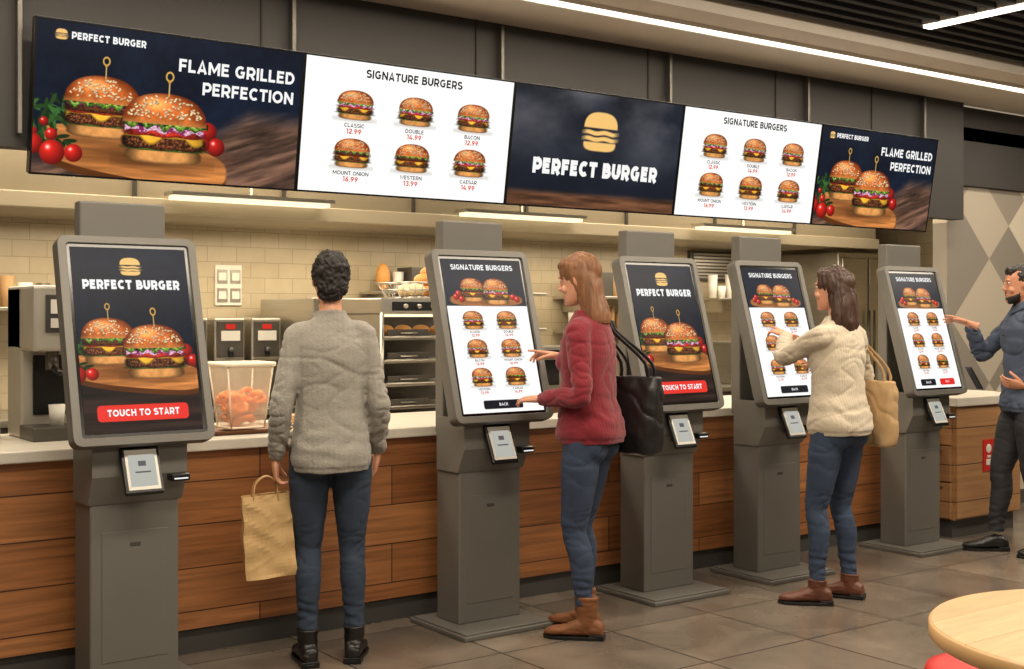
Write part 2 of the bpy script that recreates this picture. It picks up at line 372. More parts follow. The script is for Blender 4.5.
def hero(c,ox,oy,k,table=True,vs=1.0):
    X=(c.X-ox)/k;Y=(c.Y-oy)/k; al=(slice(None),slice(None))
    g=fbm(X*2,Y*22,4); g2=fbm(X*3+Y*3,(Y-X*.35)*26,4)
    if table:
        edge=(Y-.10-.40*np.clip((X-.9)/.6,0,1)); c.put(al,edge,C(128,92,72)*(.2+1.3*g2)[...,None],.14,.9)
    bx=X-.70;by=Y-.15; d=sel(bx,by+.12*bx,.66,.15,3)
    c.put(al,sel(bx,by+.05+.12*bx,.66,.15,3),C(88,48,22)*(.8+.4*g)[...,None],c.px/k)
    gr=fbm(X*3,Y*40,3); c.put(al,d,C(200,126,66)*(.60+.7*gr)[...,None],c.px/k)
    sd=sel(bx,by+.0,.5,.06); c.put(al,sd,C(70,36,16),.12,.6)
    r=np.random.RandomState(5)
    for i in range(60):
        a,b=.06+r.uniform(-.14,.2),.33+r.uniform(-.17,.17)
        W=c.win(ox+(a-.06)*k,ox+(a+.06)*k,oy+(b-.06)*k,oy+(b+.06)*k); t=r.uniform(0,3)
        u=(X[W]-a)*math.cos(t)+(Y[W]-b)*math.sin(t);v=-(X[W]-a)*math.sin(t)+(Y[W]-b)*math.cos(t)
        c.put(W,sel(u,v,.045,.014),C(48,84,38)*r.uniform(.4,1.2),c.px/k)
    burger(c,ox+.45*k,oy+.475*k,.265*k,1,True,1,vs)
    for a,b,s in ((.07,.34,.03),(.0,.27,.03),(1.20,.36,.07),(1.27,.26,.065),(1.17,.27,.05)): ball(c,ox+a*k,oy+b*k,s*k,C(190,34,28))
    burger(c,ox+.89*k,oy+.37*k,.31*k,2,True,0,vs)
    for a,b,s in ((.0,.19,.068),(.13,.14,.082),(.27,.145,.06),(.12,.26,.04)): ball(c,ox+a*k,oy+b*k,s*k,C(212,38,30))
def logo(c,cx,cy,s,col=C(232,186,110)):
    W=c.win(cx-1.1*s,cx+1.1*s,cy-1.1*s,cy+1.1*s);p=(c.X[W]-cx)/s;q=(c.Y[W]-cy)/s;px=c.px/s
    c.put(W,np.maximum(sel(p,q-.18,1,.75,2.6),.2-q),col,px)
    for y in (-.02,-.30): c.put(W,sel(p,q-y-.03*np.sin(p*6),1.0,.10,5),col,px)
    c.put(W,np.maximum(sel(p,q+.5,.95,.36,3.5),q+.5),col,px)
    c.put(W,np.maximum(np.abs(p)-.95,np.abs(q+.53)-.08),col,px)
def rr(c,cx,cy,w,h,r,col):
    W=c.win(cx-w,cx+w,cy-h,cy+h);a=np.abs(c.X[W]-cx)-w/2+r;b=np.abs(c.Y[W]-cy)-h/2+r
    c.put(W,np.hypot(np.maximum(a,0),np.maximum(b,0))+np.minimum(np.maximum(a,b),0)-r,col)

BW,BH=1.19,.625
c=Canvas(BW,BH,580); navy(c); hero(c,.0,.0,1.0,True,.97); logo(c,.16,.915,.038); pbHero=c.mesh('hero_picture')
c=Canvas(BW,BH,500); c.img[:]=C(244,243,240)
BX=(.44,.98,1.53)
for i in range(6): burger(c,BX[i%3],(.675,.31)[i//3],.160,i+3,False,(0,2,0,1,1,2)[i],.86)
pbMenu=c.mesh('menu_picture')
c=Canvas(BW,BH,300); n=fbm(c.X*2.2,c.Y*2.2,6); n2=fbm(c.X*1.3+7,c.Y*2+3,5)
c.img[:]=C(24,28,38)*(.75+.5*n)[...,None]+C(130,120,110)*(np.clip((n2-.40)*2.4,0,1)*np.clip(c.Y*1.3-.25,0,1)*.8)[...,None]
g=fbm(c.X*3,c.Y*30,4); c.put((slice(None),slice(None)),c.Y-.12,C(110,72,50)*(.3+1.1*g)[...,None],.05)
logo(c,c.A/2,.67,.19); pbLogo=c.mesh('logo_picture')
KW,KH=.455,.735
c=Canvas(KW,KH,280); navy(c); g=fbm(c.X*2,c.Y*30,4); c.put((slice(None),slice(None)),c.Y-.33,C(74,50,38)*(.2+1.0*g)[...,None],.2,.8)
hero(c,-.085,.235,.545,False,1.08); logo(c,c.A/2,.895,.055); rr(c,c.A/2,.105,.48,.085,.02,C(222,52,44)); pkA=c.mesh('attract_picture')
def menuK(two):
    c=Canvas(KW,KH,280); c.img[:]=C(242,241,238); al=(slice(None),slice(None))
    n=fbm(c.X*4,c.Y*4); c.put(al,.69-c.Y,C(15,24,40)*(.8+.5*n)[...,None])
    c.put(al,np.maximum(sel(c.X-c.A/2,c.Y-.73,.28,.04,3),.69-c.Y),C(160,100,52))
    burger(c,.21,.80,.094,1,False,1,1.05); burger(c,.39,.79,.104,2,False,0,1.05)
    for x,y in ((.12,.735),(.08,.75),(.10,.77),(.52,.75),(.55,.735)): ball(c,x,y,.022,C(206,38,30))
    for i in range(6): burger(c,(.18,.44)[i%2],(.60,.415,.23)[i//2],.078,i+3,False,(0,1,2,0,2,1)[i],.95)
    if two: rr(c,.18,.05,.2,.055,.012,C(30,30,34)); rr(c,.44,.05,.2,.055,.012,C(214,44,40))
    else: rr(c,.31,.05,.30,.055,.012,C(30,30,34))
    return c.mesh('order_menu_picture')
pkB=menuK(False); pkC=menuK(True)

# ------------------------------------------------------------------ room shell
b=B(); b.box(-3,13,-3.5,8.2,-.1,0,mFloor); b.done('floor')
b=B(); b.box(-3,13,4.42,5.42,3.0,3.1,mCeil); b.box(-3,13,-3.5,4.42,3.14,3.2,mDark); b.box(-3,13,4.38,4.42,2.95,3.14,mCeil)
b.done('ceiling')
b=B()
for i in range(64): y=4.30-i*.11; b.box(-3,13,y-.018,y+.018,3.0,3.09,mDark)
for x in (-1.5,.7,2.9,5.1,7.3,9.5,11.7): b.box(x-.02,x+.02,-3.0,4.38,3.09,3.14,mDark)
b.done('slatted_ceiling')
b=B(); b.box(-3,13,7.6,7.75,0,3.2,mTile); b.done('wall_back')
b=B(); b.box(9.5,9.6,5.62,7.6,0,2.8,mTile); b.done('wall_kitchen_right')
b=B(); b.box(-3,-2.9,-3.5,7.6,0,3.2,M('plaster_left',(170,160,148),.8)); b.done('wall_left')
b=B(); b.box(12.9,13,-3.5,5.5,0,3.2,M('plaster_right',(160,152,142),.8)); b.done('wall_right')
b=B(); b.box(7.95,12.9,5.5,5.62,0,2.42,mDia); b.box(7.95,12.9,5.46,5.62,2.42,3.0,mFascia); b.done('wall_front')
b=B(); b.box(7.95,12.9,5.47,5.5,0,.1,mKick,.004); b.done('baseboard_front')
b=B(); b.box(-2.9,7.95,5.36,5.46,2.15,3.0,mFascia)
for x in (1.25,2.45,3.66,4.87,5.95,6.9): b.box(x-.004,x+.004,5.352,5.36,2.15,3.0,mDark)
b.done('wall_fascia')
b=B(); b.box(-2.9,9.5,5.46,7.6,2.75,2.85,mFascia); b.done('ceiling_kitchen')
b=B(); b.box(-2.8,12.5,4.74,4.83,2.985,3.0,mLightStrip); b.box(-2.8,12.5,4.73,4.74,2.98,3.0,mWhite); b.box(-2.8,12.5,4.83,4.84,2.98,3.0,mWhite); b.done('linear_ceiling_light')
b=B(); b.box(5.66,5.72,1.0,4.06,2.985,3.0,mLightStrip); b.box(5.65,5.73,1.0,4.07,3.0,3.03,mWhite); b.done('linear_ceiling_light')

# ------------------------------------------------------------------ counters
b=B()
b.box(-2.85,7.04,5.10,5.14,.11,.872,mWood); b.box(-2.85,7.04,5.14,5.78,.11,.872,mSteelD); b.box(-2.85,7.04,5.15,5.74,0,.11,mKick)
b.box(-2.85,7.04,5.13,5.15,0,.11,mKick)
b.box(-2.87,7.9,5.06,5.86,.872,.92,mTop,.006)
b.done('service_counter')
b=B()
b.box(7.06,7.80,4.83,5.05,.12,.86,mWoodL); b.box(7.08,7.78,4.86,5.05,0,.12,mKick); b.box(7.03,7.84,4.79,5.055,.862,.92,mTop,.006)
for z0,z1 in ((.13,.36),(.37,.60),(.61,.85)): b.box(7.04,7.062,4.845,5.05,z0,z1,mWoodL,.003); b.box(7.028,7.042,4.90,5.0,z1-.03,z1-.02,mSteel)
b.box(7.07,7.79,4.812,4.832,.13,.85,mWoodL,.003)
b.box(7.35,7.47,4.806,4.813,.42,.63,mRedP,.0); b.ell((7.41,4.806,.57),(.03,.003,.03),mWhite); b.box(7.38,7.44,4.803,4.807,.46,.50,mWhite)
b.box(7.39,7.43,4.803,4.807,.51,.525,mWhite)
b.done('cabinet_counter')

# ------------------------------------------------------------------ menu boards
top=Vector((0,5.20,2.665)); bot=Vector((0,5.30,2.04)); mid=(top+bot)/2; th=R(90)+math.atan2(.10,.625)
items=[('CLASSIC','12.99'),('DOUBLE','14.99'),('BACON','12.99'),('MOUNT ONION','16.99'),('WESTERN','13.99'),('CAESAR','14.99')]
for i in range(5):
    x=1.39+1.206*(i+.5)
    e=empty('menu_board',(x,mid.y,mid.z)); 
    f=bpy.data.objects.new('display_frame',None); COL.objects.link(f); f.parent=e; f.rotation_euler=(th,0,0); f.empty_display_size=.1
    b=B(); b.box(-.602,.602,-.3175,.3175,-.045,-.003,mBlack,.004)
    for s in (-1,1):
        b.box(-.602,.602,s*.3165-.0045,s*.3165+.0045,-.01,.003,mBezel,.001); b.box(s*.598-.004,s*.598+.004,-.3175,.3175,-.01,.003,mBezel,.001)
    b.done('panel_housing',f)
    b=B(); b.box(-.2,.2,.05,.105,-.1,.1,mSteelD,.004); b.done('wall_bracket',e)
    k=(0,1,2,1,0)[i]; link('display',[pbHero,pbMenu,pbLogo][k],f,(0,0,.0))
    H=BH; ox=-BW/2; oy=-BH/2; A=BW/BH
    if k==0:
        text('PERFECT BURGER',.1,ox+.225*H,oy+.893*H,f,tWhite,'LEFT',.045,fit=.50*H,cap=.047*H)
        text('FLAME GRILLED',.1,ox+(A-.06)*H,oy+.765*H,f,tWhite,'RIGHT',.035,fit=.88*H,cap=.088*H)
        text('PERFECTION',.1,ox+(A-.06)*H,oy+.62*H,f,tWhite,'RIGHT',.035,fit=.70*H,cap=.088*H)
    elif k==1:
        text('SIGNATURE BURGERS',.1,0,oy+.885*H,f,tDark,'CENTER',.035,fit=.88*H,cap=.064*H)
        for j,(n_,p_) in enumerate(items):
            bx=ox+BX[j%3]*H; by=oy+(.675,.31)[j//3]*H
            text(n_,.044*H,bx,by-.175*H,f,tDark,'CENTER',.02); text(p_,.056*H,bx,by-.225*H,f,tRed,'CENTER',.03)
    else:
        text('PERFECT BURGER',.2*H,0,oy+.275*H,f,tWhite,'CENTER',.065,fit=1.42*H,cap=.135*H)
b=B()
for x in (1.36,2.596,3.80,5.008,6.214,7.43): b.box(x-.010,x+.010,5.31,5.348,2.2,2.98,mSteelD,.003)
b.done('board_hanger_rail')

# ------------------------------------------------------------------ kiosks
mLcd=E('terminal_lcd',(206,206,196),.75)
def kiosk(x,kind):
    e=empty('self_order_kiosk',(x,4.805,0))
    b=B(); b.box(-.262,.262,-.235,.235,0,.022,mGray,.005); b.box(-.25,.25,-.22,.22,.022,.03,mGray,.004); b.done('base_plate',e)
    b=B(); b.box(-.175,.175,-.055,.135,.028,.98,mGray,.008)
    b.box(-.13,.13,-.0575,-.05,.12,.62,mGray,.002); b.box(-.02,.02,-.06,-.056,.56,.575,mGrayD,.001)
    b.box(-.172,.172,.085,.155,.9,1.90,mGray,.008)
    b.done('post',e)
    pr=[(-.115,.98),(-.115,.84),(-.06,.73),(.12,.73),(.12,.98)]
    t=B(); t.loft([[Vector((sx,y,z)) for y,z in pr] for sx in (-.185,.185)],mGray,False); t.done('reader_block',e)
    ang=R(90-15.8)
    f=bpy.data.objects.new('head_frame',None); COL.objects.link(f); f.parent=e; f.location=(0,-.0725,1.3625); f.rotation_euler=(ang,0,0); f.empty_display_size=.1
    b=B(); b.prism(rrect(.55,.826,.035),-.062,-.004,mGray,.008)
    oc=rrect(.55,.826,.035); ic=rrect(.478,.758,.012)
    rings=[[Vector((x_,y_,-.006)) for x_,y_ in oc],[Vector((x_,y_,.008)) for x_,y_ in rrect(.546,.822,.034)],[Vector((x_,y_,.009)) for x_,y_ in rrect(.486,.766,.014)],[Vector((x_,y_,-.002)) for x_,y_ in ic],[Vector((x_,y_,-.006)) for x_,y_ in ic]]
    b.loft(rings,mGray,False,False)
    b.prism(ic,-.005,-.001,mBezel)
    b.prism(rrect(.36,.6,.03),-.10,-.06,mGray,.01)
    b.done('head_housing',f)
    link('touch_screen',{'A':pkA,'B':pkB,'C':pkC}[kind],f,(0,0,.0006))
    H=KH; ox=-KW/2; oy=-KH/2
    if kind=='A':
        text('PERFECT BURGER',.1,0,oy+.77*H,f,tWhite,'CENTER',.06,fit=.52*H,cap=.052*H)
        text('TOUCH TO START',.1,0,oy+.088*H,f,tWhite,'CENTER',.04,fit=.38*H,z=.002,cap=.036*H)
    else:
        text('SIGNATURE BURGERS',.1,0,oy+.928*H,f,tWhite,'CENTER',.035,fit=.48*H,cap=.036*H)
        for j in range(6):
            bx=ox+(.18,.44)[j%2]*H; by=oy+(.60,.415,.23)[j//2]*H
            text(items[j][0],.020*H,bx,by-.088*H,f,tDark,'CENTER',.02); text(items[j][1],.026*H,bx,by-.112*H,f,tRed,'CENTER',.03)
        if kind=='B': text('BACK',.026*H,0,oy+.041*H,f,tWhite,'CENTER',.02,z=.002)
        else: text('BACK',.026*H,ox+.18*H,oy+.041*H,f,tWhite,'CENTER',.02,z=.002); text('PAY',.026*H,ox+.44*H,oy+.041*H,f,tWhite,'CENTER',.02,z=.002)
    Mx=Matrix.Translation((-.01,-.165,.865))@Matrix.Rotation(R(66),4,'X')
    b=B(); b.box(-.075,.075,-.095,.095,-.022,0,mBlack,.008,Mx); b.box(-.062,.062,-.078,.080,0,.002,mWhite,.0,Mx)
    b.box(-.052,.052,-.065,.06,.002,.003,mLcd,0,Mx)
    b.box(-.015,.015,.015,.035,.003,.004,tGrey,0,Mx); b.box(-.03,.03,-.012,-.006,.003,.004,tGrey,0,Mx)
    b.box(-.03,.03,-.145,-.10,.80,.86,mGrayD,.004); b.done('card_terminal',e)
    b=B(); b.box(.105,.18,-.165,-.11,.81,.84,mBlack,.006); b.box(.115,.17,-.167,-.164,.819,.824,tWhite); b.done('scanner',e)
    return e
for x,k in ((1.645,'A'),(3.325,'B'),(4.465,'A'),(5.31,'B'),(6.62,'C')): kiosk(x,k)

# ------------------------------------------------------------------ kitchen
b=B(); b.box(.2,8.3,6.4,7.55,2.02,2.6,mHoodM,.01); b.box(.2,8.3,6.37,6.41,1.99,2.07,mHoodE,.004)
for i in range(9): b.box(.5+i*.85,.52+i*.85,6.385,6.4,2.07,2.6,mSteelD)
b.done('extractor_hood')
for x in (2.37,4.2,6.2):
    b=B(); b.box(x,x+.9,6.24,6.33,2.06,2.08,mHoodLamp); b.box(x-.02,x+.92,6.22,6.35,2.08,2.10,mSteel); b.tube([(x+.45,6.3,2.10),(x+.45,6.3,2.73)],.012,mSteel); b.done('kitchen_lamp')
b=B()
for x0,x1 in ((-2,3.40),(3.97,8.4)):
    b.box(x0,x1,6.85,7.58,.86,.90,mSteel,.005); b.box(x0,x1,6.88,7.56,.1,.86,mSteelD,.004); b.box(x0,x1,6.95,7.55,0,.1,mKick)
    x=x0+.03
    while x<x1-.6: b.box(x,x+.68,6.865,6.882,.15,.82,mSteel,.004); b.box(x+.2,x+.48,6.845,6.86,.74,.76,mSteelD,.003); x+=.71
b.done('prep_counter')
for x in (2.80,3.04,3.28):
    b=B(); b.box(x-.10,x+.10,7.1,7.42,1.17,1.44,mSteel,.012); b.box(x-.085,x+.085,7.09,7.11,1.20,1.42,mSteelD,.004); b.box(x-.03,x+.03,7.085,7.092,1.37,1.40,mRedP)
    b.box(x-.06,x+.06,7.083,7.09,1.30,1.36,mWhite)
    b.tube([(x,7.08,1.26),(x,7.08,1.20)],.015,mBlack); b.box(x-.08,x+.08,7.0,7.12,.90,.93,mSteelD,.004); b.box(x-.09,x+.09,7.12,7.4,.90,1.17,mSteelD,.006); b.done('drink_dispenser')
b=B(); b.box(3.15,3.33,7.585,7.6,1.52,1.78,mPaper)
for xx,zz in ((3.16,1.66),(3.25,1.66),(3.16,1.54),(3.25,1.54)): b.box(xx,xx+.07,7.58,7.585,zz,zz+.09,mSteel); b.box(xx+.01,xx+.06,7.576,7.58,zz+.02,zz+.07,mPaper)
b.done('wall_notice')
b=B(); b.box(3.42,3.95,6.75,7.5,.0,1.56,mSteel,.01); b.box(3.47,3.90,6.735,6.755,.95,1.38,mSteelD,.01); b.box(3.52,3.85,6.73,6.74,1.0,1.33,mBezel,.004); b.tube([(3.50,6.70,1.0),(3.50,6.70,1.34)],.01,mSteel)
b.box(3.47,3.90,6.735,6.755,1.42,1.52,mBlack,.004)
for i in range(4): b.tube([(3.53+i*.1,6.74,1.47),(3.53+i*.1,6.71,1.47)],.016,mSteel)
b.box(3.47,3.90,6.735,6.755,.12,.85,mSteel,.006); b.tube([(3.50,6.70,.4),(3.50,6.70,.7)],.01,mSteel); b.done('combi_oven')
# stainless heated holding station with pans
e=empty('heated_holding_station',(3.80,6.25,0)); b=B()
b.box(-.33,.33,-.25,.25,.05,.78,mSteel,.006); b.box(-.35,.35,-.27,.27,.78,.81,mSteel,.004); b.box(-.35,.35,-.27,.27,1.46,1.55,mSteel,.006)
b.box(-.3,-.02,-.262,-.25,.12,.72,mSteel,.004); b.box(.02,.3,-.262,-.25,.12,.72,mSteel,.004); b.box(-.28,.28,-.275,-.268,1.48,1.53,mBlack,.002)
for i in range(3): b.tube([(-.2+i*.09,-.27,1.505),(-.2+i*.09,-.29,1.505)],.013,mSteel)
for x in (-.34,.34):
    for y in (-.26,.26): b.tube([(x,y,.8),(x,y,1.47)],.012,mSteel)
b.box(-.34,-.33,-.24,.24,.81,1.46,mSteel)
for z in (.93,1.06,1.19,1.32):
    b.box(-.33,.33,-.25,.25,z-.005,z+.005,mSteel); b.tube([(-.33,-.265,z+.012),(.33,-.265,z+.012)],.007,mSteel,8)
    for x0 in (-.30,.02):
        b.box(x0,x0+.27,-.255,-.245,z+.006,z+.055,mSteelD,.003); b.tube([(x0+.08,-.262,z+.035),(x0+.19,-.262,z+.035)],.005,mSteel,8)
b.box(-.3,.3,-.05,.05,1.445,1.46,mHoodLamp)
b.box(-.33,.33,.24,.25,.81,1.46,mSteelD)
for x in (-.3,.3):
    for y in (-.2,.2): b.box(x-.03,x+.03,y-.03,y+.03,0,.05,mBlack)
b.done('frame',e); b=B()
for i in range(5): b.ell((-.24+i*.12,-.12,1.37),(.05,.055,.03),mBun,seg=14)
for i in range(5): b.ell((-.24+i*.12,-.15,.835),(.05,.055,.03),mBun,seg=14)
b.done('rolls',e)
e=empty('wire_bread_basket',(3.92,6.25,1.552)); b=B()
for z,s in ((.004,.8),(.05,.9),(.09,1)):
    pts=[(.24*s*c_,.2*s*d_,z) for c_,d_ in ((-1,-1),(1,-1),(1,1),(-1,1),(-1,-1))]; b.tube(pts,.005,mSteel,8)
for i in range(9): x=-.21+i*.0525; b.tube([(x,-.2,.09),(x*.85,-.16,.004),(x*.85,.16,.004),(x,.2,.09)],.003,mSteel,6)
for i in range(6): y=-.18+i*.07; b.tube([(-.24,y,.09),(-.20,y*.85,.004),(.20,y*.85,.004),(.24,y,.09)],.003,mSteel,6)
b.done('wires',e); b=B()
for i,(x,y,z) in enumerate(((-.13,-.08,.05),(0,-.09,.05),(.13,-.07,.05),(-.1,.07,.05),(.07,.08,.05),(-.04,-.02,.11),(.09,0,.11),(.03,.02,.155))):
    b.ell((x,y,z),(.06,.055,.038),mBun if i%3 else mBunL,seg=16)
b.done('buns',e)
def shelf(x0,x1,z,y=7.3,n=10,seed=1):
    r=random.Random(seed); e=empty('supply_shelf',((x0+x1)/2,y+.13,z)); w=(x1-x0)/2; b=B()
    b.box(-w,w,-.16,.15,-.02,0,mSteel,.003)
    for x in (-w+.1,w-.1): b.box(x-.01,x+.01,-.1,.148,-.12,-.02,mSteel)
    b.done('board',e); b=B(); x=-w+.08
    while x<w-.1:
        k=r.random(); h=r.uniform(.1,.2)
        if k<.5: b.tube([(x,0,0),(x,0,h)],[.032,.042],r.choice([mWhite,mSteel,mCard]),14); x+=.1
        elif k<.8: b.box(x-.05,x+.08,-.1,.1,0,h,r.choice([mCard,mSteelD,mSteel]),.004); x+=.17
        else: b.ell((x+.02,0,h*.5),(.05,.05,h*.5),r.choice([mBun,mSteel]),seg=14); x+=.14
    b.done('supplies',e)
shelf(4.2,5.6,1.62,seed=2); shelf(4.2,5.6,1.36,seed=5); shelf(5.9,7.2,1.60,seed=3); shelf(5.9,7.2,1.34,seed=9); shelf(.8,2.3,1.5,seed=6); shelf(7.4,8.2,1.6,seed=8)
b=B(); b.box(7.35,8.0,7.56,7.6,1.75,2.0,mSteelD,.004)
for i in range(8): b.box(7.38,7.97,7.545,7.57,1.77+i*.028,1.785+i*.028,mSteel)
b.done('vent_grille')
b=B(); b.box(8.45,9.2,6.9,7.55,.0,2.0,mSteel,.012); b.box(8.48,8.81,6.88,6.9,.12,1.95,mSteel,.008); b.box(8.84,9.17,6.88,6.9,.12,1.95,mSteel,.008); b.tube([(8.79,6.85,.9),(8.79,6.85,1.5)],.01,mSteelD); b.tube([(8.86,6.85,.9),(8.86,6.85,1.5)],.01,mSteelD); b.done('steel_refrigerator')
for x,z in ((5.0,.9),(6.3,.9),(7.3,.9)):
    b=B(); b.box(x,x+.5,6.95,7.4,z,z+.34,mSteel,.01); b.box(x+.04,x+.46,6.94,6.955,z+.06,z+.24,mBezel,.003); b.box(x+.04,x+.46,6.93,6.955,z+.27,z+.31,mBlack,.003); b.tube([(x+.06,6.91,z+.255),(x+.44,6.91,z+.255)],.008,mSteel); b.done('countertop_grill')
# tall stainless espresso machine
mSilv=M('machine_silver',(196,190,178),.35,.5,.06)
e=empty('coffee_machine',(1.60,5.58,.92)); b=B()
b.box(-.17,.25,.0,.22,0,.66,mSilv,.012); b.box(-.17,.25,-.20,.22,.38,.66,mSilv,.014); b.box(-.17,.25,-.2,.02,0,.06,mSteelD,.006)
b.box(-.12,.04,-.206,-.2,.46,.62,mGrayD,.002); b.box(-.10,.02,-.209,-.205,.54,.60,mWhite); b.box(-.10,-.05,-.209,-.205,.48,.52,mWhite)
for i in range(3): b.tube([(.08+i*.05,-.2,.56),(.08+i*.05,-.215,.56)],.014,mBlack)
b.box(-.12,.10,-.015,0,.1,.36,mBlack,.006)
b.tube([(-.07,-.12,.38),(-.07,-.12,.30)],.028,mSteelD); b.tube([(.1,-.12,.38),(.1,-.12,.30)],.028,mSteelD); b.tube([(-.07,-.12,.31),(-.07,-.24,.29)],.012,mBlack); b.tube([(-.05,-.12,.06),(-.05,-.12,.15)],[.028,.036],mWhite)
b.done('body',e)
b=B(); b.box(1.13,1.32,5.45,5.75,.92,1.22,mSilv,.015); b.box(1.15,1.30,5.44,5.46,1.05,1.2,mSteelD,.004); b.tube([(1.225,5.6,1.22),(1.225,5.6,1.36)],[.07,.085],mTub,20); b.done('coffee_grinder')
b=B(); b.box(1.95,2.12,5.5,5.72,.92,.96,mSteelD,.004); b.box(1.98,2.09,5.6,5.7,.96,1.12,mBlack,.006); b.done('receipt_printer')
# tub of onion rings on a tray
e=empty('onion_ring_tub',(2.34,5.34,.938)); b=B(); sq=lambda w,z:[Vector((x,y,z)) for x,y in rrect(w,w,.03)]
b.loft([sq(.175,0),sq(.235,.285)],mTub,True,False); b.loft([sq(.236,.280),sq(.254,.284),sq(.254,.302),sq(.232,.302),sq(.232,.282)],mTubR,True,False); b.loft([sq(.176,0),sq(.178,.010)],mTubR)
for sx_ in (-1,1):
    for sy_ in (-1,1): b.tube([(sx_*.079,sy_*.079,.0),(sx_*.109,sy_*.109,.282)],.004,mTubR,8)
b.done('clear_tub',e)
b=B(); r=random.Random(4)
for i in range(40):
    z=.035+.12*(i/40); w_=.054+.014*i/40; cx_=r.uniform(-w_,w_); cy_=r.uniform(-w_,w_); rr_=r.uniform(.024,.032)
    Mx=Matrix.Translation((cx_,cy_,z))@Matrix.Rotation(r.uniform(0,6),4,'Z')@Matrix.Rotation(r.uniform(-1.0,1.0),4,'X')
    b.tube([(rr_*math.cos(a),rr_*math.sin(a),0) for a in [2*math.pi*j/12 for j in range(13)]],.012,mNug,10,1,M=Mx)
b.done('onion_rings',e)
b=B(); q=lambda w,h,z:[Vector((x,y,z)) for x,y in rrect(w,h,.03)]
b.loft([q(.36,.28,0),q(.40,.32,.018),q(.41,.33,.018),q(.37,.29,-.001)],mTray,False,False); b.loft([q(.36,.28,0),q(.365,.285,.004)],mTray,False); b.done('serving_tray',None,(2.34,5.34,.922))
b=B(); b.box(2.72,2.95,5.55,5.7,.92,.96,mCard,.004); b.done('takeout_box')
b=B()
for i in range(8): b.box(4.0,4.35,5.35,5.6,.922+i*.008,.928+i*.008,mTray,.002)
b.done('tray_stack')

# ------------------------------------------------------------------ table and stool
tx,ty=2.74,1.41
b=B(); rg=lambda r,z:[Vector((r*math.cos(2*math.pi*j/96),r*math.sin(2*math.pi*j/96),z)) for j in range(96)]
b.loft([rg(.434,.71),rg(.44,.714),rg(.44,.744),rg(.436,.748)],mTableE,True,True); b.loft([rg(.436,.748),rg(.434,.750)],mTable,False)
b.tube([(0,0,.03),(0,0,.71)],.035,mGrayD,24); b.loft([rg(.25,0),rg(.25,.012),rg(.06,.035)],mGrayD); b.loft([rg(.12,.70),rg(.12,.71)],mGrayD); b.done('round_table',None,(tx,ty,0))
b=B(); b.loft([rg(.17,.42),rg(.2,.43),rg(.205,.45),rg(.2,.465),rg(.17,.472),rg(.08,.468)],mRedP)
for a in (45,135,225,315): ca,sa=math.cos(R(a)),math.sin(R(a)); b.tube([(.12*ca,.12*sa,.43),(.19*ca,.19*sa,0)],[.014,.011],mGrayD)
b.tube([(.155*math.cos(R(a)),.155*math.sin(R(a)),.2) for a in range(45,406,45)],.008,mGrayD); b.done('bar_stool',None,(3.13,1.99,0))

# ------------------------------------------------------------------ people
mSkin=M('skin',(204,148,118),.5,0,.08,14,sss=.25); mSkinD=M('skin_tan',(188,132,102),.5,0,.08,14,sss=.2)
mEyeW=M('eye_white',(214,204,194),.3); mIris=M('iris',(50,34,24),.2); mLip=M('lips',(168,84,78),.5)
def knit(name,rgb,sc=90,st=.3):
    m=M(name,rgb,.92,0,.10,60,0,sheen=.2); nt=m.node_tree; p=nt.nodes['Principled BSDF']
    tc=N(nt,'ShaderNodeTexCoord'); w=N(nt,'ShaderNodeTexWave'); w.inputs['Scale'].default_value=sc/5; w.inputs['Distortion'].default_value=.5
    w.bands_direction='X'; nt.links.new(tc.outputs['Object'],w.inputs['Vector'])
    v=N(nt,'ShaderNodeTexVoronoi'); v.inputs['Scale'].default_value=sc*1.6; nt.links.new(tc.outputs['Object'],v.inputs['Vector'])
    ad=N(nt,'ShaderNodeMath',operation='MULTIPLY_ADD'); ad.inputs[1].default_value=.5; nt.links.new(w.outputs['Fac'],ad.inputs[0]); nt.links.new(v.outputs['Distance'],ad.inputs[2])
    bp=N(nt,'ShaderNodeBump'); bp.inputs['Strength'].default_value=st; bp.inputs['Distance'].default_value=.003; nt.links.new(ad.outputs[0],bp.inputs['Height']); nt.links.new(bp.outputs[0],p.inputs['Normal'])
    return m
def denim(name,rgb): return M(name,rgb,.88,0,.30,7,.4,350,(1,1,.6))
def hairm(name,rgb,rough=.55): return M(name,rgb,rough,0,.45,60,.6,70,(1,1,.1))
def ik(S,W,a,bb,pole):
    S=Vector(S);W=Vector(W);v=W-S;d=v.length
    if d>a+bb-.004: W=S+v*((a+bb-.004)/d); v=W-S; d=v.length
    u=v.normalized(); ca=(a*a+d*d-bb*bb)/(2*a*d); ca=max(-1,min(1,ca)); pl=Vector(pole); pl=(pl-u*pl.dot(u)).normalized()
    return S+u*a*ca+pl*a*math.sqrt(1-ca*ca),W
